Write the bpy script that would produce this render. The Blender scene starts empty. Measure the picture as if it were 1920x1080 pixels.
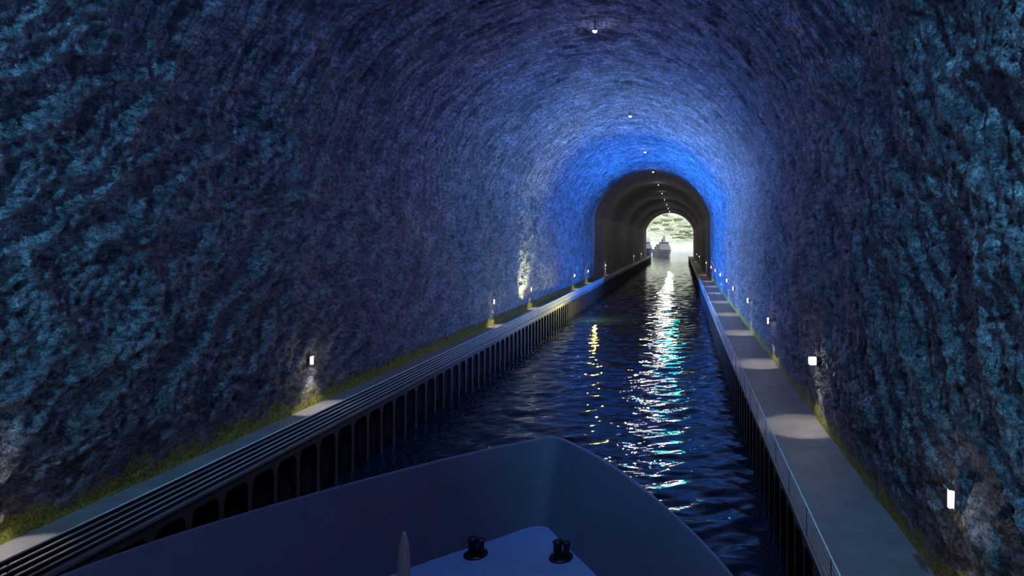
import bpy, bmesh, math, random
import numpy as np
from mathutils import Vector, Matrix

random.seed(7)
S = bpy.context.scene
COL = S.collection

# ------------------------------------------------------------------ layout (metres)
# Y runs along the tunnel, water surface z = 0, tunnel axis x = 0
CAMX, CAMZ, F = 8.87, 16.0, 1200.0
HW = 18.0            # half width between the rock walls
QZ = 4.0             # walkway top
QX = 13.87           # canal edge of the walkways
SPR = 23.6           # springing of the vault
RISE = 13.4
R_ARC = (HW*HW + RISE*RISE) / (2*RISE)
ZC = SPR + RISE - R_ARC
Y_NEAR, Y_LINE, Y_END = -26.0, 190.0, 480.0
CAMY = 0.0

# ------------------------------------------------------------------ helpers
def tag(o, label=None, cat=None, group=None, kind=None):
    if label: o['label'] = label
    if cat: o['category'] = cat
    if group: o['group'] = group
    if kind: o['kind'] = kind
    return o

def mesh_obj(name, verts, faces, mat, parent=None, smooth=False):
    me = bpy.data.meshes.new(name)
    me.from_pydata([tuple(v) for v in verts], [], [tuple(f) for f in faces])
    me.update()
    if mat: me.materials.append(mat)
    if smooth:
        me.polygons.foreach_set('use_smooth', [True]*len(me.polygons))
    o = bpy.data.objects.new(name, me)
    COL.objects.link(o)
    if parent: o.parent = parent
    return o

def grid_obj(name, P, mat, parent=None, smooth=True, flip=False):
    """P: (n, m, 3) array of points -> grid mesh"""
    n, m, _ = P.shape
    me = bpy.data.meshes.new(name)
    idx = np.arange(n*m).reshape(n, m)
    q = np.stack([idx[:-1, :-1], idx[1:, :-1], idx[1:, 1:], idx[:-1, 1:]], -1).reshape(-1, 4)
    if flip: q = q[:, ::-1]
    me.vertices.add(n*m); me.vertices.foreach_set('co', P.reshape(-1).astype(np.float32))
    me.loops.add(q.size); me.loops.foreach_set('vertex_index', q.reshape(-1).astype(np.int32))
    me.polygons.add(len(q)); me.polygons.foreach_set('loop_start', np.arange(0, q.size, 4, dtype=np.int32))
    me.polygons.foreach_set('use_smooth', np.full(len(q), smooth))
    me.update(calc_edges=True)
    me.validate()
    me.materials.append(mat)
    o = bpy.data.objects.new(name, me); COL.objects.link(o)
    if parent: o.parent = parent
    return o

class MB:
    def __init__(self): self.bm = bmesh.new()
    def box(self, x0, x1, y0, y1, z0, z1):
        vs = [self.bm.verts.new(p) for p in ((x0,y0,z0),(x1,y0,z0),(x1,y1,z0),(x0,y1,z0),(x0,y0,z1),(x1,y0,z1),(x1,y1,z1),(x0,y1,z1))]
        for f in ((0,3,2,1),(4,5,6,7),(0,1,5,4),(1,2,6,5),(2,3,7,6),(3,0,4,7)):
            self.bm.faces.new([vs[i] for i in f])
        return self
    def rings(self, rings, close=True, caps=True):
        """list of rings (list of points, same count) skinned together"""
        R = [[self.bm.verts.new(p) for p in r] for r in rings]
        n = len(R[0])
        for a, b in zip(R, R[1:]):
            for i in range(n if close else n-1):
                j = (i+1) % n
                self.bm.faces.new((a[i], a[j], b[j], b[i]))
        if caps and close:
            self.bm.faces.new(R[0][::-1]); self.bm.faces.new(R[-1])
        return self
    def lathe(self, prof, cx=0, cy=0, cz=0, n=20):
        rings = [[(cx+r*math.cos(2*math.pi*i/n), cy+r*math.sin(2*math.pi*i/n), cz+z) for i in range(n)] for r, z in prof]
        return self.rings(rings)
    def tube(self, a, b, r0, r1=None, n=10):
        r1 = r0 if r1 is None else r1
        a, b = Vector(a), Vector(b); d = (b-a).normalized()
        u = d.orthogonal().normalized(); v = d.cross(u)
        def ring(c, r): return [c + (u*math.cos(2*math.pi*i/n) + v*math.sin(2*math.pi*i/n))*r for i in range(n)]
        return self.rings([ring(a, r0), ring(b, r1)])
    def build(self, name, mat, parent=None, bevel=0, smooth=False, loc=None):
        bmesh.ops.recalc_face_normals(self.bm, faces=self.bm.faces[:])
        me = bpy.data.meshes.new(name); self.bm.to_mesh(me); self.bm.free()
        me.materials.append(mat)
        if smooth: me.polygons.foreach_set('use_smooth', [True]*len(me.polygons))
        o = bpy.data.objects.new(name, me); COL.objects.link(o)
        if parent: o.parent = parent
        if loc: o.location = loc
        if bevel:
            m = o.modifiers.new('bevel', 'BEVEL'); m.width = bevel; m.segments = 2; m.limit_method = 'ANGLE'
        return o

def empty(name, loc=(0,0,0), rz=0):
    o = bpy.data.objects.new(name, None); COL.objects.link(o)
    o.location = loc; o.rotation_euler = (0, 0, rz); o.empty_display_size = .5
    return o

def copy_tree(o, parent=None):
    c = o.copy(); COL.objects.link(c); c.parent = parent
    for ch in list(o.children): copy_tree(ch, c)
    return c

# ------------------------------------------------------------------ noise in numpy
def _hash(ix, iy, iz, seed):
    h = (ix.astype(np.uint32)*np.uint32(374761393) + iy.astype(np.uint32)*np.uint32(668265263)
         + iz.astype(np.uint32)*np.uint32(2147483647) + np.uint32(seed)*np.uint32(1274126177))
    h = (h ^ (h >> np.uint32(13))) * np.uint32(1274126177)
    h = h ^ (h >> np.uint32(16))
    return (h & np.uint32(0xffffff)).astype(np.float32) / 16777215.0 * 2 - 1

def vnoise(x, y, z, seed=0):
    fx, fy, fz = np.floor(x), np.floor(y), np.floor(z)
    tx, ty, tz = x-fx, y-fy, z-fz
    ix, iy, iz = fx.astype(np.int64), fy.astype(np.int64), fz.astype(np.int64)
    tx, ty, tz = [t*t*t*(t*(t*6-15)+10) for t in (tx, ty, tz)]
    r = 0
    for a in (0, 1):
        for b in (0, 1):
            for c in (0, 1):
                w = (tx if a else 1-tx)*(ty if b else 1-ty)*(tz if c else 1-tz)
                r = r + w*_hash(ix+a, iy+b, iz+c, seed)
    return r

def ridged(x, y, z, seed): return 1 - 2*np.abs(vnoise(x, y, z, seed))

# ------------------------------------------------------------------ materials
def newmat(name):
    m = bpy.data.materials.new(name); m.use_nodes = True
    nt = m.node_tree; b = nt.nodes['Principled BSDF']
    return m, nt, b
def N(nt, t, **kw):
    n = nt.nodes.new(t)
    for k, v in kw.items():
        if k in n.inputs: n.inputs[k].default_value = v
        else: setattr(n, k, v)
    return n
def noise_mix(nt, c0, c1, scale, detail=6, lo=.35, hi=.65, coord='Object', vec=None, rough=.6):
    tc = nt.nodes.new('ShaderNodeTexCoord')
    n = N(nt, 'ShaderNodeTexNoise', Scale=scale, Detail=detail, Roughness=rough)
    nt.links.new(vec or tc.outputs[coord], n.inputs['Vector'])
    r = nt.nodes.new('ShaderNodeValToRGB')
    r.color_ramp.elements[0].position = lo; r.color_ramp.elements[1].position = hi
    r.color_ramp.elements[0].color = (*c0, 1); r.color_ramp.elements[1].color = (*c1, 1)
    nt.links.new(n.outputs['Fac'], r.inputs['Fac'])
    return r, n
def plain(name, col, rough=.6, metal=0, var=.25, scale=3, bump=0, bscale=20, spec=.5):
    m, nt, b = newmat(name)
    c0 = tuple(c*(1-var) for c in col); c1 = tuple(min(1, c*(1+var)) for c in col)
    r, n = noise_mix(nt, c0, c1, scale)
    nt.links.new(r.outputs['Color'], b.inputs['Base Color'])
    b.inputs['Roughness'].default_value = rough; b.inputs['Metallic'].default_value = metal
    b.inputs['Specular IOR Level'].default_value = spec
    if bump:
        tc = nt.nodes.new('ShaderNodeTexCoord')
        n2 = N(nt, 'ShaderNodeTexNoise', Scale=bscale, Detail=5)
        nt.links.new(tc.outputs['Object'], n2.inputs['Vector'])
        bp = N(nt, 'ShaderNodeBump', Strength=bump, Distance=.05)
        nt.links.new(n2.outputs['Fac'], bp.inputs['Height']); nt.links.new(bp.outputs['Normal'], b.inputs['Normal'])
    return m
def emis(name, col, strength):
    m, nt, b = newmat(name)
    b.inputs['Base Color'].default_value = (*col, 1)
    b.inputs['Emission Color'].default_value = (*col, 1); b.inputs['Emission Strength'].default_value = strength
    return m

def rock_material():
    m, nt, b = newmat('rock')
    L = nt.links.new
    tc = nt.nodes.new('ShaderNodeTexCoord')
    geo = nt.nodes.new('ShaderNodeNewGeometry')
    # stone tone: speckled grey with darker seams
    mpd = nt.nodes.new('ShaderNodeMapping'); mpd.inputs['Rotation'].default_value = (.75, .25, .2); mpd.inputs['Scale'].default_value = (1, .55, 1.35)
    L(tc.outputs['Object'], mpd.inputs[0])
    r1, n1 = noise_mix(nt, (.30,.30,.305), (.68,.67,.66), .55, 8, .40, .60, vec=mpd.outputs[0], rough=.7)
    r2, n2 = noise_mix(nt, (.05,.05,.06), (1,1,1), 2.4, 8, .43, .55, vec=mpd.outputs[0], rough=.88)
    mul = N(nt, 'ShaderNodeMixRGB', blend_type='MULTIPLY'); mul.inputs[0].default_value = .9
    L(r1.outputs['Color'], mul.inputs[1]); L(r2.outputs['Color'], mul.inputs[2])
    r5, n5 = noise_mix(nt, (.30,.30,.31), (1,1,1), 11.0, 3, .42, .55, rough=.8)
    mul0 = mul; mul = N(nt, 'ShaderNodeMixRGB', blend_type='MULTIPLY'); mul.inputs[0].default_value = .9
    L(mul0.outputs['Color'], mul.inputs[1]); L(r5.outputs['Color'], mul.inputs[2])
    # long scoring that runs round the vault and down the walls
    mv = nt.nodes.new('ShaderNodeMapping'); mv.inputs['Scale'].default_value = (.09, 1.0, .09)
    L(tc.outputs['Object'], mv.inputs[0])
    rv, nv = noise_mix(nt, (.25,.25,.26), (1.6,1.6,1.6), 2.6, 5, .42, .60, vec=mv.outputs[0], rough=.7)
    sv = nt.nodes.new('ShaderNodeSeparateXYZ'); L(tc.outputs['Object'], sv.inputs[0])
    mrv = nt.nodes.new('ShaderNodeMapRange'); mrv.inputs['From Min'].default_value = 15; mrv.inputs['From Max'].default_value = 27
    mrv.inputs['To Min'].default_value = .25; mrv.inputs['To Max'].default_value = .9
    L(sv.outputs['Z'], mrv.inputs['Value'])
    mulv = N(nt, 'ShaderNodeMixRGB', blend_type='MULTIPLY'); L(mrv.outputs[0], mulv.inputs[0])
    L(mul.outputs['Color'], mulv.inputs[1]); L(rv.outputs['Color'], mulv.inputs[2]); mul = mulv
    # rusty stains, large and soft
    r3, n3 = noise_mix(nt, (0,0,0), (1,1,1), .09, 5, .56, .72)
    st = N(nt, 'ShaderNodeMixRGB', blend_type='MULTIPLY'); st.inputs[2].default_value = (1, .72, .58, 1)
    L(r3.outputs['Color'], st.inputs[0]); L(mul.outputs['Color'], st.inputs[1])
    # moss in a ragged strip at the foot of the wall
    sep = nt.nodes.new('ShaderNodeSeparateXYZ'); L(tc.outputs['Object'], sep.inputs[0])
    n4 = N(nt, 'ShaderNodeTexNoise', Scale=1.1, Detail=8, Roughness=.75); L(tc.outputs['Object'], n4.inputs['Vector'])
    a = N(nt, 'ShaderNodeMath', operation='MULTIPLY_ADD'); a.inputs[1].default_value = -5.0; a.inputs[2].default_value = 2.1
    L(n4.outputs['Fac'], a.inputs[0])
    s = N(nt, 'ShaderNodeMath', operation='ADD'); L(sep.outputs['Z'], s.inputs[0]); L(a.outputs[0], s.inputs[1])
    mr = nt.nodes.new('ShaderNodeMapRange')
    mr.inputs['From Min'].default_value = 4.15; mr.inputs['From Max'].default_value = 4.75
    mr.inputs['To Min'].default_value = 1; mr.inputs['To Max'].default_value = 0
    L(s.outputs[0], mr.inputs['Value'])
    rm, nm = noise_mix(nt, (.16,.17,.005), (.85,.80,.03), 9, 6, .38, .62)
    mx = N(nt, 'ShaderNodeMixRGB'); L(mr.outputs[0], mx.inputs[0]); L(st.outputs['Color'], mx.inputs[1]); L(rm.outputs['Color'], mx.inputs[2])
    L(mx.outputs['Color'], b.inputs['Base Color'])
    b.inputs['Roughness'].default_value = .55
    b.inputs['Specular IOR Level'].default_value = .5
    # relief finer than the mesh
    f0 = N(nt, 'ShaderNodeTexNoise', Scale=1.5, Detail=4, Roughness=.6, noise_type='RIDGED_MULTIFRACTAL'); L(mpd.outputs[0], f0.inputs['Vector'])
    f1 = N(nt, 'ShaderNodeTexNoise', Scale=6.0, Detail=6, Roughness=.8); L(mpd.outputs[0], f1.inputs['Vector'])
    ms = nt.nodes.new('ShaderNodeMapping'); ms.inputs['Scale'].default_value = (.12, 1.1, .12)
    L(tc.outputs['Object'], ms.inputs[0])
    fs = N(nt, 'ShaderNodeTexNoise', Scale=2.6, Detail=5, Roughness=.65); L(ms.outputs[0], fs.inputs['Vector'])
    b0 = N(nt, 'ShaderNodeBump', Strength=1.0, Distance=.8); L(fs.outputs['Fac'], b0.inputs['Height'])
    b1 = N(nt, 'ShaderNodeBump', Strength=1.0, Distance=.2); L(b0.outputs['Normal'], b1.inputs['Normal']); L(f0.outputs['Fac'], b1.inputs['Height'])
    b2 = N(nt, 'ShaderNodeBump', Strength=1.0, Distance=.6); L(f1.outputs['Fac'], b2.inputs['Height']); L(b1.outputs['Normal'], b2.inputs['Normal'])
    L(b2.outputs['Normal'], b.inputs['Normal'])
    return m
M_ROCK = rock_material()

def lining_material():
    m, nt, b = newmat('concrete_lining')
    L = nt.links.new
    r, n = noise_mix(nt, (.15,.138,.14), (.22,.205,.205), .25, 6)
    L(r.outputs['Color'], b.inputs['Base Color'])
    b.inputs['Roughness'].default_value = .8
    tc = nt.nodes.new('ShaderNodeTexCoord')
    n2 = N(nt, 'ShaderNodeTexNoise', Scale=1.4, Detail=8); L(tc.outputs['Object'], n2.inputs['Vector'])
    bp = N(nt, 'ShaderNodeBump', Strength=.6, Distance=.2); L(n2.outputs['Fac'], bp.inputs['Height']); L(bp.outputs['Normal'], b.inputs['Normal'])
    return m
M_LINING = lining_material()
M_CONC = plain('walkway_concrete', (.15,.146,.14), .55, var=.18, scale=.7, bump=.3, bscale=14)
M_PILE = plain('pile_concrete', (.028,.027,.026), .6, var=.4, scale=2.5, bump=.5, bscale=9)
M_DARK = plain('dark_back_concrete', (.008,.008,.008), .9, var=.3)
M_STEEL = plain('galvanised_steel', (.78,.76,.73), .4, metal=.15, var=.1, scale=6)
M_SLAT = plain('black_boards', (.012,.012,.014), .6, var=.3, scale=4)
M_HOUS = plain('lamp_housing', (.08,.08,.085), .5, metal=.4, var=.15)
M_LENS = emis('lamp_lens', (1, .93, .86), 14)
M_CLENS = emis('ceiling_lamp_lens', (1, .95, .88), 26)
M_HULL = plain('bulwark_paint', (.15,.175,.25), .7, var=.06, scale=.8, bump=.08, bscale=2)
M_DECK = plain('deck_paint', (.28,.42,.62), .6, var=.05, scale=1.2, bump=.1, bscale=30)
M_IRON = plain('dark_iron', (.025,.027,.032), .4, metal=.5, var=.3)
M_POST = plain('pale_post_paint', (.55,.56,.60), .45, var=.06)

def water_material():
    m, nt, b = newmat('water')
    L = nt.links.new
    b.inputs['Base Color'].default_value = (.004,.010,.022,1)
    b.inputs['Roughness'].default_value = .045
    b.inputs['IOR'].default_value = 1.333
    tc = nt.nodes.new('ShaderNodeTexCoord')
    mp = nt.nodes.new('ShaderNodeMapping'); mp.inputs['Scale'].default_value = (.55, 1.3, 1)
    L(tc.outputs['Object'], mp.inputs[0])
    n = N(nt, 'ShaderNodeTexNoise', Scale=1.0, Detail=3, Roughness=.5); L(mp.outputs[0], n.inputs['Vector'])
    bp = N(nt, 'ShaderNodeBump', Strength=.5, Distance=.12); L(n.outputs['Fac'], bp.inputs['Height'])
    L(bp.outputs['Normal'], b.inputs['Normal'])
    return m
M_WATER = water_material()

# ------------------------------------------------------------------ tunnel shell
def profile(ds, off=0.0):
    """points (x,z), inward normals along the section; off shrinks it"""
    hw, spr = HW-off, SPR
    r = R_ARC-off
    th0 = math.atan2(spr-ZC, hw)
    r = math.hypot(hw, spr-ZC)
    nl = int((spr-3.0)/ds)
    zs = np.linspace(3.0, spr, nl)
    na = int(r*(math.pi-2*th0)/(ds*1.15))
    th = np.linspace(math.pi-th0, th0, na)
    left = (np.stack([np.full(nl, -hw), zs], 1), np.tile([1., 0.], (nl, 1)))
    arc = (np.stack([r*np.cos(th), ZC+r*np.sin(th)], 1), np.stack([-np.cos(th), -np.sin(th)], 1))
    right = (np.stack([np.full(nl, hw), zs[::-1]], 1), np.tile([-1., 0.], (nl, 1)))
    return left, arc, right

def rock_disp(X, Y, Z):
    # amplitude falls near the walkway so the foot stays a fairly straight line
    foot = np.clip((Z-3.6)/3.5, 0.12, 1)
    wx = vnoise(X*.35, Y*.35, Z*.35, 90)*1.0
    wy = vnoise(X*.35, Y*.35, Z*.35, 91)*1.0
    d = vnoise(X*.13, Y*.13, Z*.13, 1)*.45
    U = .80*Y + .60*Z; V = -.60*Y + .80*Z      # beds dipping along the tunnel
    d = d + ridged((X+wx)*.4, (U+wy)*.22, (V+wx)*.50, 2)*.26
    d = d + ridged((X+wy)*.9, (U+wx)*.55, (V+wy)*1.2, 3)*.15
    d = d + ridged((X+wy)*2.1, U*1.5, (V+wx)*2.6, 4)*.13
    d = d + vnoise(X*5.1, Y*5.1, Z*4.0, 5)*.10
    return d*foot

ys = list(np.linspace(Y_NEAR, 12, 40))
y = 12.0
while y < Y_LINE:
    y += max(.07, .0042*y); ys.append(min(y, Y_LINE))
ys = np.array(ys)
secs = profile(.13)
for nm, (P, Nn) in zip(('wall_left', 'ceiling', 'wall_right'), secs):
    X = np.repeat(P[None, :, 0], len(ys), 0); Z = np.repeat(P[None, :, 1], len(ys), 0); Y = np.repeat(ys[:, None], len(P), 1)
    NX = np.repeat(Nn[None, :, 0], len(ys), 0); NZ = np.repeat(Nn[None, :, 1], len(ys), 0)
    # meet across the springing: blend the normals near it
    if nm != 'ceiling':
        t = np.clip((Z-(SPR-2.5))/2.5, 0, 1); th0 = math.atan2(SPR-ZC, HW)
        sx = 1 if nm == 'wall_left' else -1
        NX = (1-t)*NX + t*sx*math.cos(th0); NZ = (1-t)*NZ - t*math.sin(th0)
        l = np.hypot(NX, NZ); NX /= l; NZ /= l
    d = rock_disp(X, Y, Z)
    if nm == 'ceiling':   # excavation marks that run round the vault
        arcpos = np.arctan2(Z-ZC, X)*R_ARC
        rr = ridged(arcpos*.22, Y*1.1, Y*0, 12)*.26 + ridged(arcpos*.35+vnoise(X*.2, Y*.2, Z*.2, 14), Y*2.3, Y*0, 13)*.14
        fade = np.clip((Z-SPR)/5, 0, 1)
        d = d*(1-.45*fade) + rr*fade
    G = np.stack([X+NX*d, Y, Z+NZ*d], -1)
    o = grid_obj(nm, G, M_ROCK, flip=False)
    tag(o, {'wall_left': 'rough grey rock wall on the left of the canal', 'wall_right': 'rough grey rock wall on the right of the canal',
            'ceiling': 'rough rock vault arching over the canal'}[nm], 'tunnel wall' if 'wall' in nm else 'ceiling', kind='structure')

# smooth dark lining, a little tighter than the rock, in cast rings
def lining():
    yl = []
    step = 21.0
    yy = Y_LINE
    while yy < Y_END-.1:
        e = min(yy+step, Y_END)
        yl += [(yy, 0.0), (e-.35, 0.0), (e-.3, .22), (e, .22)]
        yy = e
    for nm, k in (('wall_left', 0), ('ceiling', 1), ('wall_right', 2)):
        rows = []
        outer = profile(.8, -1.4)[k]
        inner = profile(.8, .4)[k]
        n = len(inner[0])
        oi = np.stack([np.interp(np.linspace(0, 1, n), np.linspace(0, 1, len(outer[0])), outer[0][:, c]) for c in (0, 1)], 1)
        rows.append(np.stack([oi[:, 0], np.full(n, Y_LINE), oi[:, 1]], 1))
        for yv, o in yl:
            P = inner[0] + inner[1]*(-o)
            rows.append(np.stack([P[:, 0], np.full(n, yv), P[:, 1]], 1))
        rows.append(np.stack([oi[:, 0], np.full(n, Y_END), oi[:, 1]], 1))
        o = grid_obj(nm, np.array(rows), M_LINING, smooth=False)
        tag(o, {'wall_left': 'dark concrete lined wall at the left of the far tunnel stretch', 'wall_right': 'dark concrete lined wall at the right of the far tunnel stretch',
                'ceiling': 'dark concrete lined vault of the far tunnel stretch'}[nm], 'tunnel wall' if 'wall' in nm else 'ceiling', kind='structure')
lining()
m = MB().box(-21, 21, Y_NEAR-1, Y_NEAR, -4, 40)  # unseen cap added so that sky light enters only at the far mouth
tag(m.build('back_sky_blocker', M_LINING), 'unseen wall added behind the boat to close the tunnel off from the sky', 'tunnel wall', kind='structure')
m = MB().box(-21, 21, Y_NEAR, Y_END+60, -6.5, -6)
tag(m.build('floor', M_DARK), 'dark canal bed under the water', 'canal bed', kind='structure')

# ------------------------------------------------------------------ walkways on piles
def walkway(side, label):
    s = 1 if side == 'right' else -1
    root = empty('walkway', (s*QX, 0, 0)); tag(root, label, 'walkway')
    def bx(mb, xa, xb, *r):   # local x: 0 at canal edge, + toward the wall
        a, b = sorted((s*xa, s*xb)); return mb.box(a, b, *r)
    # slab in cast lengths with narrow joints
    mb = MB(); yy = Y_NEAR+.05
    while yy < Y_END-.1:
        e = min(yy+10.5, Y_END+1); bx(mb, 0, 5.2, yy, e-.03, QZ-.18, QZ); yy = e
    mb.build('deck_slab', M_CONC, root, bevel=.03)
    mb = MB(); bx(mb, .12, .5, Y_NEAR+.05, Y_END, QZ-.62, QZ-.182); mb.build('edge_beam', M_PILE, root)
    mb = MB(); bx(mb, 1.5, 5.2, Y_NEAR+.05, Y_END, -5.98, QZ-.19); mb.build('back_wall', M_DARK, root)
    sp = 2.12
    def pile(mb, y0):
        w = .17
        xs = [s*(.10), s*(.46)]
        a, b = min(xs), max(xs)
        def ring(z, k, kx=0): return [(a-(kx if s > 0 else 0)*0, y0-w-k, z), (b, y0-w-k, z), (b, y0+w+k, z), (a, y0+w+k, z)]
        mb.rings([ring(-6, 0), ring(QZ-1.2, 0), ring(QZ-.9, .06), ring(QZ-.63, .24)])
    rest = MB(); proto = None; k = 0; n = 0
    yy = 12.7 if side == 'left' else 14.0
    while yy < Y_END-1:
        if n < 90:
            if proto is None:
                mb = MB(); pile(mb, 0); proto = mb.build('pile', M_PILE, root); proto.location = (0, yy, 0)
            else:
                c = proto.copy(); COL.objects.link(c); c.parent = root; c.location = (0, yy, 0)
            n += 1
        else:
            pile(rest, yy)
        yy += sp
    r = rest.build('pile', M_PILE, root); r['kind'] = 'stuff'
    return root
walkway('left', 'long concrete walkway on piles along the left rock wall')
walkway('right', 'long concrete walkway with pools of lamp light along the right rock wall')

def railing(side, label):
    s = 1 if side == 'right' else -1
    root = empty('railing', (s*(QX+.10), 0, QZ)); tag(root, label, 'railing')
    y0, y1 = 9.0, Y_END-4
    hs = (.24, .48, .72, .96, 1.2)
    for i, h in enumerate(hs):
        r = .022 if i < 4 else .03
        if side == 'left': r *= 1.25
        mb = MB(); mb.tube((0, y0, h), (0, y1, h), r, n=8)
        mb.build('rail', M_STEEL, root, smooth=True)
    if side == 'left':
        for i, h in enumerate(hs):
            MB().box(-.075, -.05, y0, y1, h-.205, h-.045).build('board', M_SLAT, root)
    sp = 4.24; n = 0; yy = y0; proto = None; rest = MB()
    while yy < y1:
        if n < 60:
            if proto is None:
                proto = MB().box(-.045, -.02, -.03, .03, 0, 1.2).build('post', M_HOUS, root); proto.location = (0, yy, 0)
            else:
                c = proto.copy(); COL.objects.link(c); c.parent = root; c.location = (0, yy, 0)
        else: rest.box(-.045, -.02, yy-.03, yy+.03, 0, 1.2)
        n += 1; yy += sp
    r = rest.build('post', M_HOUS, root); r['kind'] = 'stuff'
railing('left', 'railing of pale rails and black boards on left walkway edge')
railing('right', 'thin steel rail fence on the canal edge of the right walkway')

# ------------------------------------------------------------------ lamps
ORD = ['first','second','third','fourth','fifth','sixth','seventh','eighth','ninth','tenth','eleventh','twelfth','thirteenth',
       'fourteenth','fifteenth','sixteenth','seventeenth','eighteenth','nineteenth','twentieth','twenty-first','twenty-second']
def spot(name, loc, target, power, col, cone, blend=.4, r=.15, parent=None):
    l = bpy.data.lights.new(name, 'SPOT'); l.energy = power; l.color = col
    l.spot_size = math.radians(cone); l.spot_blend = blend; l.shadow_soft_size = r
    o = bpy.data.objects.new(name, l); COL.objects.link(o); o.location = loc
    d = Vector(target)-Vector(loc); o.rotation_euler = d.to_track_quat('-Z', 'Y').to_euler()
    if parent: o.parent = parent
    return o
def point(name, loc, power, col, r=.3, parent=None):
    l = bpy.data.lights.new(name, 'POINT'); l.energy = power; l.color = col; l.shadow_soft_size = r
    o = bpy.data.objects.new(name, l); COL.objects.link(o); o.location = loc
    if parent: o.parent = parent
    return o

WHITE = (1, .90, .84)
def make_wall_lamp(box=False):
    root = empty('wall_lamp')
    # local frame: +x out of the rock
    mb = MB(); mb.box(-1.1, -.02, -.07, .07, -.07, .07); mb.build('bracket', M_HOUS, root)
    mb = MB(); mb.box(-.06, .0, -.24, .24, -.3, .3); mb.build('back_plate', M_HOUS, root, bevel=.02)
    mb = MB(); mb.box(*((.002, .42, -.2, .2, -.22, .22) if box else (.002, .09, -.08, .08, -.30, .30))); mb.build('lens', M_LENS, root, bevel=.03)
    mb = MB(); mb.box(-.04, .46 if box else .16, -.23, .23, .302, .34); mb.build('cap', M_HOUS, root, bevel=.01)
    s = spot('beam', (.5, 0, -.32), (.8, 0, -5), 760, WHITE, 76, .3, .08, root)
    p = point('glow', (.55, 0, 0), 45, WHITE, .1, root)
    return root
proto = make_wall_lamp(); boxproto = make_wall_lamp(True)
first = True
def foot_off(z, y, s):
    P = np.array([s*HW]); d = rock_disp(P, np.array([y]), np.array([z]))[0]
    return d
LAMPS_R = [19.4]+[41.5+20.9*k for k in range(8)] + [224, 313, 365]
LAMPS_L = [24.0, 46.0, 90.0, 113.0, 158.0, 180.0, 222.0, 354.0, 419.0]
for side, ys_, zz in (('right', LAMPS_R, 8.2), ('left', LAMPS_L, 7.4)):
    s = 1 if side == 'right' else -1
    for k, yv in enumerate(ys_):
        isbox = side == 'right' and k == 1
        o = boxproto if isbox else proto if first else copy_tree(proto)
        first = first and isbox
        inset = (.28 + max(0, foot_off(zz, yv, s))) if yv < Y_LINE else .5
        o.location = (s*(HW-inset), yv, zz)
        o.rotation_euler = (0, 0, math.pi if s > 0 else 0)
        if yv > Y_LINE: o.scale = (.7, .7, .7)
        near = 'rock' if yv < Y_LINE else 'dark lined'
        if side == 'left' and k == 0:
            tag(o, 'slim upright white lamp on the left rock wall abreast of the boat', 'lamp', 'lamps along the left wall'); continue
        if side == 'left': k -= 1
        tag(o, '%s white lamp, %s from the boat on the %s wall, on %s surface' % ('square' if isbox else 'slim upright', ORD[k], side, near), 'lamp', 'lamps along the %s wall' % side)

def make_ceiling_lamp():
    root = empty('ceiling_lamp')
    MB().tube((0,0,0), (0,0,2.4), .05).build('stem', M_HOUS, root)
    MB().lathe([(.06,.10),(.20,.05),(.26,-.06),(.26,-.12)], n=24).build('housing', M_HOUS, root)
    MB().lathe([(.22,-.122),(.20,-.20),(.12,-.27),(.03,-.29)], n=24).build('lens', M_CLENS, root, smooth=True)
    spot('beam', (0,0,-.45), (0,0,-9), 900, WHITE, 120, .5, .22, root)
    spot('beam', (0,-.3,-.4), (0,-10,-3.6), 4200, WHITE, 40, .4, .45, root)
    point('glow', (0,0,-.7), 60, WHITE, .2, root)
    return root
cl = make_ceiling_lamp()
for k in range(11):
    o = cl if k == 0 else copy_tree(cl)
    yv = 61+41.8*k
    if yv > Y_LINE: o.scale = (.75, .75, .75)
    o.location = (.6 - (.0 if k < 4 else .0), yv, 36.1 if yv < Y_LINE else 35.9)
    tag(o, 'small white lamp under the crown of the vault, %s from the boat' % ORD[k], 'lamp', 'lamps along the crown of the vault')

# ------------------------------------------------------------------ water
def waves(X, Y, lod):
    rng = np.random.RandomState(3)
    H = np.zeros_like(X)
    for i in range(54):
        lam = .55*(9.0)**(rng.rand())          # 0.55 .. 5 m
        ang = rng.normal(math.pi/2, .55)
        kx, ky = math.cos(ang)*2*math.pi/lam, math.sin(ang)*2*math.pi/lam
        a = lam*.0044*(1.25 if lam > 1.2 else 1)
        w = np.clip((lam/lod-2.2)/2.2, 0, 1)
        wob = vnoise(X*.12+i*7, Y*.12, Y*0+i, 50)
        H += a*w*np.sin(kx*X+ky*Y+rng.rand()*6.28+wob*3.0)*(0.75+.6*vnoise(X*.2, Y*.2+i*3, Y*0, 51))
    return H
wy_ = [Y_NEAR+.02, -5., 5., 12.]
yv = 14.0
while yv < Y_END+4:
    wy_.append(yv); yv += max(.085, .0030*yv)
wy_ = np.array(wy_); wx_ = np.linspace(-QX-1.48, QX+1.48, 190)
Yg, Xg = np.meshgrid(wy_, wx_, indexing='ij')
dyg = np.gradient(wy_)[:, None]*np.ones_like(Xg)
Zg = waves(Xg, Yg, np.maximum(dyg, .17))
o = grid_obj('canal_water', np.stack([Xg, Yg, Zg], -1), M_WATER, flip=True)
tag(o, 'dark rippling canal water with bright glints', 'water', kind='stuff')
y_sea = float(wy_[-1])
o = mesh_obj('fjord_water', [(-900, y_sea, 0), (900, y_sea, 0), (900, 1500, 0), (-900, 1500, 0)], [(0,1,2,3)], M_WATER)
tag(o, 'pale open water beyond the tunnel mouth', 'water', kind='stuff')

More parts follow.
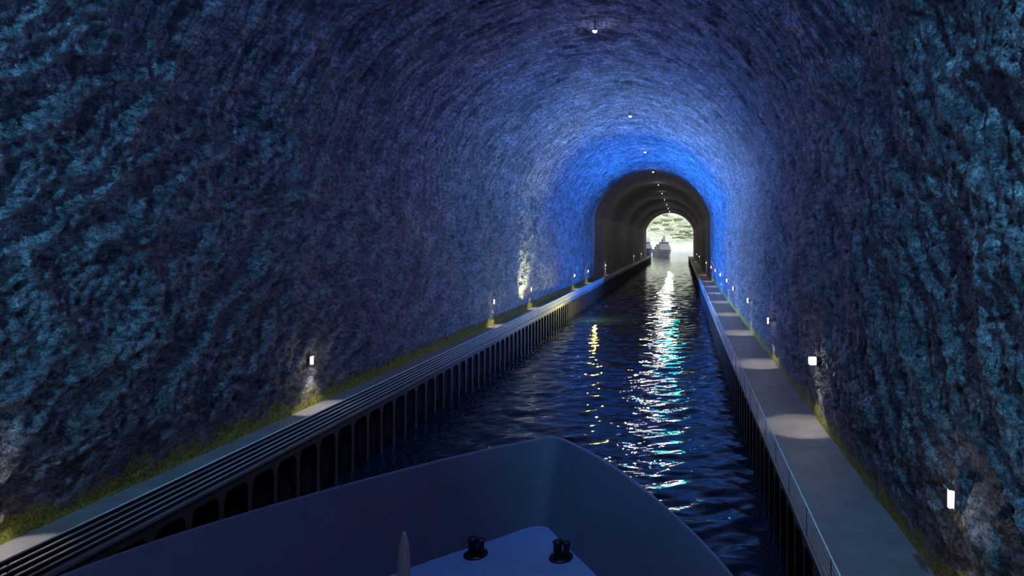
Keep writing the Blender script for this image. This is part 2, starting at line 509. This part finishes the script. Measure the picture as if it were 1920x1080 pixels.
# ------------------------------------------------------------------ the boat under the camera
def boat():
    th = math.atan(.121)
    root = empty('ship', (CAMX-9.35, 0, 0), -th)   # heading a little to the right
    tag(root, 'dark blue ship bow with high bulwarks in the foreground', 'ship')
    zg, zd = 7.0, 3.8
    def hb(y, tab):
        ysx = [t[0] for t in tab]; v = [t[1] for t in tab]
        return float(np.interp(y, ysx, v))
    # half breadths measured from the stem; y along the keel (local)
    G = [(-22, 10.6), (0, 10.6), (9, 10.3), (14.5, 9.7), (17.7, 9.0), (20.5, 7.5), (23.0, 5.9), (25.5, 4.15), (27.5, 2.45), (28.7, 1.25), (29.2, .6)]
    D = [(-22, 9.8), (0, 9.4), (9, 8.6), (14.5, 7.4), (17.7, 6.6), (20.5, 5.5), (23.6, 3.75), (25.5, 2.0), (26.6, .95), (27.3, .55)]
    W = [(-22, 9.2), (0, 8.6), (9, 7.2), (14.5, 5.8), (17.7, 4.6), (20.5, 3.4), (22.5, 2.3), (24.4, 1.2), (25.4, .5), (25.8, .25)]
    ts = np.concatenate([np.linspace(0, .5, 8), np.linspace(.52, 1, 40)])
    def curve(tab, t):
        yy = tab[0][0] + (tab[-1][0]-tab[0][0])*t
        return yy, hb(yy, tab)
    def side(sgn, tab, z, inset=0):
        out = []
        for t in ts:
            yy, h = curve(tab, t); out.append((sgn*max(.05, h-inset), yy-(inset if t > .9 else 0), z))
        return out
    def smooth_loop(tab, z, inset=0):
        L = side(-1, tab, z, inset); Rr = side(1, tab, z, inset)[::-1]
        y_t = L[-1][1]; h = -L[-1][0]
        nose = [(-h*math.cos(a), y_t + h*.55*math.sin(a), z) for a in np.linspace(0, math.pi, 9)[1:-1]]
        nose = [(p[0], p[1], p[2]) for p in nose]
        P = np.array(L+nose+Rr)
        Q = P.copy()
        for _ in range(5):
            Q[1:-1] = .5*Q[1:-1] + .25*(Q[:-2]+Q[2:])
        return [tuple(p) for p in Q]
    g_out = smooth_loop(G, zg); g_in = smooth_loop(G, zg, .12)
    d_in = smooth_loop(D, zd); d_in2 = smooth_loop(D, zd-.02, -.12)
    w_out = smooth_loop(W, -.6)
    mid_out = [tuple(a*.0+ (g*.42+w*.58) for a, g, w in zip((0,0,0), G_, W_)) for G_, W_ in zip(g_out, w_out)]
    # outer hull
    MB().rings([w_out, mid_out, g_out], close=False, caps=False).build('hull', M_HULL, root, smooth=True)
    MB().rings([g_in, d_in], close=False, caps=False).build('bulwark', M_HULL, root, smooth=True)
    # rounded rail cap joining the two skins
    def lift(P, dz): return [(p[0], p[1], p[2]+dz) for p in P]
    mid = [tuple((a+b)/2 for a, b in zip(p, q)) for p, q in zip(g_out, g_in)]
    MB().rings([g_out, lift(mid, .05), g_in], close=False, caps=False).build('rail_cap', M_HULL, root, smooth=True)
    bm = bmesh.new(); vs = [bm.verts.new(p) for p in d_in]; bm.faces.new(vs)
    bmesh.ops.triangulate(bm, faces=bm.faces[:])
    mb = MB(); mb.bm.free(); mb.bm = bm
    dk = mb.build('deck', M_DECK, root)
    for p in dk.data.polygons:
        if p.normal.z < 0: p.flip()
    # stern closure
    def at_pixel(px, py, z):
        k = (CAMZ-z)/(py-451); w = Vector((CAMX+(px-1278)*k, F*k, z))
        return root_inv @ w
    root_m = Matrix.Translation((CAMX-9.35, 0, 0)) @ Matrix.Rotation(-th, 4, 'Z'); root_inv = root_m.inverted()
    for px, py in ((892, 1040), (1052, 1046)):
        p = at_pixel(px, py, zd)
        b = empty('bollard', (p.x, p.y, zd)); b.parent = root
        MB().lathe([(.46,.0),(.46,.05),(.40,.08),(.25,.09)], n=24).build('base_plate', M_IRON, b)
        mb = MB(); mb.lathe([(.17,.09),(.16,.55),(.20,.58),(.20,.64),(.14,.67)], cx=-.13, n=18)
        mb.lathe([(.13,.09),(.12,.52),(.16,.55),(.16,.61),(.10,.64)], cx=.21, n=18)
        mb.build('post', M_IRON, b, smooth=False)
    # pale rounded staff
    base = Vector((CAMX+(757-1278)*20/1200.0, 20.0, zd)); p = root_inv @ base
    prof = [(.24,0),(.225,.8),(.20,1.7),(.17,2.35),(.13,2.75),(.08,2.98),(.03,3.1)]
    st = MB(); st.lathe(prof, n=20); o = st.build('staff', M_POST, root, smooth=True); o.location = (p.x, p.y, zd)
    o['label'] = 'pale rounded staff'
    return root
boat()

# ------------------------------------------------------------------ outside: hillside, shrubs, ships
def hill_h(X, Y):
    t = np.clip((Y-1030)/700, 0, 1)
    h = 6*np.clip((Y-1020)/40, 0, 1) + 330*t**1.15
    n = vnoise(X*.006, Y*.006, Y*0, 20)*28 + vnoise(X*.02, Y*.02, Y*0, 21)*9 + ridged(X*.05, Y*.05, Y*0, 22)*3.5
    return h + n*np.clip((Y-1040)/150, 0, 1) - 2
hx = np.linspace(-700, 700, 260); hy = np.linspace(1015, 1900, 240)
HY, HX = np.meshgrid(hy, hx, indexing='ij')
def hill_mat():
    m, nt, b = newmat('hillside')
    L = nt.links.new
    r, n = noise_mix(nt, (.42,.44,.28), (.80,.80,.66), .035, 10, .38, .62, rough=.7)  # pale olive with the haze over the slope put into it
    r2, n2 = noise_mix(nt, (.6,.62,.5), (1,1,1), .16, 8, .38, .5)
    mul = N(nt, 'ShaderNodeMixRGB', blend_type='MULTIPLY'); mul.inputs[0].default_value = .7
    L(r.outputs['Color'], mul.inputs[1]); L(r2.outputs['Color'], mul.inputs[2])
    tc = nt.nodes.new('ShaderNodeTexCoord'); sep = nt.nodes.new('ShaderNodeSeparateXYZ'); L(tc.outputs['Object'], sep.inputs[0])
    mr = nt.nodes.new('ShaderNodeMapRange')   # shoreline mist painted as a pale band low on the slope
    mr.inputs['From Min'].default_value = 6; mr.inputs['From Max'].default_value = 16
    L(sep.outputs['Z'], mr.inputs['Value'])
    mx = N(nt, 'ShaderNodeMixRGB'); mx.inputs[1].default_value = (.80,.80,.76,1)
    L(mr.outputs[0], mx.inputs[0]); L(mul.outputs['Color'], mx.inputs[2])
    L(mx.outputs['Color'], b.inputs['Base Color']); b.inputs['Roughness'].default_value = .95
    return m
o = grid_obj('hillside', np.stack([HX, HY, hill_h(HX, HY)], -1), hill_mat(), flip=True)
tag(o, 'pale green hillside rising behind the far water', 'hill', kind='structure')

M_BUSH = plain('shrub_green', (.22,.25,.13), .9, var=.5, scale=.3)
def make_bush():
    bm = bmesh.new()
    rnd = random.Random(4)
    for i in range(9):
        c = Vector((rnd.uniform(-5, 5), rnd.uniform(-2.5, 2.5), rnd.uniform(1.2, 3)))
        r = rnd.uniform(1.6, 2.9)
        ret = bmesh.ops.create_icosphere(bm, subdivisions=2, radius=r, matrix=Matrix.Translation(c))
        for v in ret['verts']:
            v.co += (v.co-c)*rnd.uniform(-.18, .22)
    mb = MB(); mb.bm.free(); mb.bm = bm
    return mb
bp = empty('shrub'); make_bush().build('foliage', M_BUSH, bp)
MB().tube((0,0,-2), (0,0,2), .4, .25).build('stem', M_BUSH, bp)
spots_ = []
# rows where the photograph shows dark scrub: (pixel x, pixel y)
for (xa, xb, py, nn) in ((1243, 1253, 405.5, 4), (1240, 1258, 414, 8), (1262, 1280, 412.5, 6), (1226, 1238, 418, 5), (1222, 1235, 430.5, 7), (1248, 1259, 431.5, 6), (1243, 1252, 422, 3), (1270, 1297, 425, 9), (1258, 1298, 441, 12), (1262, 1298, 447, 12), (1275, 1298, 436, 7)):
    for i in range(nn):
        spots_.append((xa+(xb-xa)*(i+random.uniform(.1, .9))/nn, py+random.uniform(-1.2, 1.2)))
first = True
for px, py in spots_:
    # march the view ray to the slope
    dx, dz = (px-1278)/F, (451-py)/F
    Yy = np.arange(1030, 1890, 2.0); Xx = CAMX+dx*Yy; Zz = CAMZ+dz*Yy
    hit = np.where(hill_h(Xx, Yy) > Zz)[0]
    if not len(hit): continue
    j = hit[0]
    o = bp if first else copy_tree(bp); first = False
    sc = random.uniform(.3, .75)
    o.location = (float(Xx[j]), float(Yy[j]), float(hill_h(Xx[j:j+1], Yy[j:j+1])[0])-.5)
    o.scale = (sc*1.1, sc, sc*.9); o.rotation_euler = (0, 0, random.uniform(-.4, .4))
    tag(o, 'dark green shrub on the pale hillside beyond the tunnel mouth', 'shrub', 'dark shrubs on the hillside')

M_SHIPHULL = plain('ship_hull_navy', (.035,.045,.12), .5, var=.1)
M_SHIPGREY = plain('ship_hull_grey', (.23,.215,.24), .5, var=.08)
M_SUPER = plain('superstructure_grey', (.24,.24,.23), .6, var=.12, scale=.4)
M_SUPERD = plain('bridge_windows', (.03,.035,.05), .25, var=.1)
def far_ship(loc, rz, beam, length, hull_mat, label, tall=True):
    root = empty('ship', loc, rz); tag(root, label, 'ship')
    # bow toward -y
    hb = beam/2
    tabs = []
    for z, kf, bow in ((-1, .80, 3.0), (2.2, .92, 1.6), (5.2, 1.0, .2), (6.6, 1.03, -.6)):
        ring = []
        for t in np.linspace(0, 1, 14):
            yy = bow + (length-bow)*t; w = hb*kf*min(1, (t*2.6)**.62) if t > 0 else .15
            ring.append((-w, yy, z))
        R = ring + [(-p[0], p[1], p[2]) for p in ring[::-1]]
        tabs.append(R)
    MB().rings(tabs).build('hull', hull_mat, root, smooth=False)
    MB().rings([[(p[0]*1.015, p[1]-.05, 3.9) for p in tabs[2]], [(p[0]*1.03, p[1]-.1, 4.3) for p in tabs[2]]]).build('fender_strake', M_SUPER, root)
    mb = MB(); y0 = length*.30
    mb.box(-hb*.82, hb*.82, y0, length*.85, 6.6, 9.6)
    mb.box(-hb*.72, hb*.72, y0+2, length*.75, 9.6, 12.0)
    mb.build('superstructure', M_SUPER, root, bevel=.3)
    mb = MB(); mb.box(-hb*.62, hb*.62, y0+3.5, y0+12, 12.02, 14.6); mb.build('bridge', M_SUPER, root, bevel=.25)
    mb = MB(); mb.box(-hb*.58, hb*.58, y0+3.3, y0+3.46, 13.0, 14.1); mb.build('bridge_window', M_SUPERD, root)
    if tall:
        mb = MB(); mb.rings([[(-1.5,y0+5,14.6),(1.5,y0+5,14.6),(1.5,y0+8,14.6),(-1.5,y0+8,14.6)], [(-.5,y0+6,21),(.5,y0+6,21),(.5,y0+7,21),(-.5,y0+7,21)]])
        mb.tube((0,y0+6.5,21), (0,y0+6.5,26), .22, .12); mb.box(-2.2, 2.2, y0+6.3, y0+6.7, 18.6, 19.0)
        mb.build('mast', M_SUPER, root)
        MB().lathe([(1.6,14.6),(1.4,17.2),(1.1,17.4)], cy=y0+13, n=12).build('funnel', M_SHIPHULL, root)
    else:
        MB().tube((0,y0+6,14.6), (0,y0+6,17.5), .25, .12).build('mast', M_SUPER, root)
    mb = MB(); mb.lathe([(1.0,6.6),(.9,7.6),(.5,8.0)], cy=length*.16, n=12); mb.box(-.14, .14, length*.04, length*.16, 7.3, 7.6)
    mb.build('deck_gun' if False else 'deck_winch', M_SUPER, root)
    return root
far_ship((CAMX-13.0, 640, 0), .22, 14, 58, M_SHIPGREY, 'grey ship with tall mast heading into the tunnel mouth')
far_ship((CAMX-37.5, 730, 0), .2, 15, 55, M_SHIPHULL, 'navy hulled ship cut off by the left edge of tunnel mouth', tall=False)

# ------------------------------------------------------------------ lights that give the tunnel its colours
BLUE = (.025, .19, 1.0)
SKYB = (.22, .42, 1.0)
TEAL = (.09, .38, .74)
VIOL = (.42, .34, 1.0)
# floods set along both canal edges, thrown across onto the opposite rock and the vault
for yv, p, c in ((183, 120000, BLUE), (163, 90000, BLUE), (141, 80000, BLUE), (119, 62000, SKYB), (98, 34000, (.07,.24,1)), (78, 6000, (.10,.24,1))):
    for s_ in (-1, 1):
        k = 1.75 if s_ < 0 else .8     # the right wall is the brighter one
        spot('blue_flood', (s_*14.5, yv, 5.6), (-s_*18, yv-12, 17), p*k, c, 84, .6, .25)
        spot('blue_vault_flood', (s_*14.5, yv, 5.6), (-s_*5, yv-14, 34), p*k*.9, c, 74, .6, .25)
# near the boat: raking lights high beside each wall
spot('teal_flood', (-13, 6, 27), (-19, 30, 18), 40000, TEAL, 72, .9, .2)
spot('teal_flood', (-12, 14, 8), (-19, 28, 18), 5000, TEAL, 85, .9, .2)
spot('teal_flood', (13, 6, 10), (18.5, 20, 15), 3000, TEAL, 80, .9, .2)
spot('teal_flood', (14, 2, 25), (18, 24, 18), 30000, TEAL, 84, .9, .2)
point('blue_fill', (1, 34, 33), 6000, (.14,.28,1.0), .4)  # unseen blue fill added above the bow for the deck
point('neutral_fill', (7.5, 1, 24), 650, (1, .90, .72), .3)  # unseen neutral fill added to lift the moss and bulwark
point('violet_fill', (0, 66, 23), 3600, (.36,.32,1.0), .4)  # unseen violet fill added for the walls ahead of the bow
for yv in (225, 300, 380, 450):
    point('lining_fill', (0, yv, 24), 700, (1,.93,.9), .3)  # unseen fills added to lift the dark lining
# unseen yellow light hung off the left piles for their glow and glints
point('yellow_light', (-8.6, 128, 3.4), 5500, (1, .85, .03), .2)
spot('pale_yellow_uplight', (-14.7, 106, 4.6), (-18, 108.5, 11.5), 20000, (.95, 1, .50), 78, .9, .3)
# unseen teal spot added over the water for its teal glints
l = bpy.data.lights.new('teal_glint_spot', 'SPOT'); l.spot_size = math.radians(46); l.spot_blend = .5; l.shadow_soft_size = 1.3; l.energy = 5000; l.color = (0, .72, .62)
o = bpy.data.objects.new('teal_glint_spot', l); COL.objects.link(o); o.location = (5.6, 186, 28)
o.rotation_euler = (Vector((7.5, 60, 0))-Vector((5.6, 186, 28))).to_track_quat('-Z', 'Y').to_euler()

# daylight outside
sun = bpy.data.lights.new('sun', 'SUN'); sun.energy = 2.1; sun.angle = math.radians(3); sun.color = (1, .97, .9)
so = bpy.data.objects.new('sun', sun); COL.objects.link(so)
so.rotation_euler = Vector((-.45, .75, -.62)).to_track_quat('-Z', 'Y').to_euler()
w = bpy.data.worlds.new('world'); S.world = w; w.use_nodes = True
bg = w.node_tree.nodes['Background']; bg.inputs['Color'].default_value = (.72, .84, 1, 1); bg.inputs['Strength'].default_value = 1.15

# ------------------------------------------------------------------ camera
cam = bpy.data.cameras.new('camera'); co = bpy.data.objects.new('camera', cam); COL.objects.link(co)
co.location = (CAMX, CAMY, CAMZ); co.rotation_euler = (math.pi/2, 0, 0)
cam.sensor_width = 36; cam.lens = F/1920*36
cam.shift_x = -(1278-960)/1920; cam.shift_y = -(540-451)/1920
cam.clip_end = 4000; cam.clip_start = .1
S.camera = co
S.view_settings.view_transform = 'Standard'; S.view_settings.look = 'None'
S.view_settings.gamma = 1; S.view_settings.use_curve_mapping = False
S.view_settings.exposure = 0
S.cycles.use_denoising = True
S.cycles.sample_clamp_indirect = 6
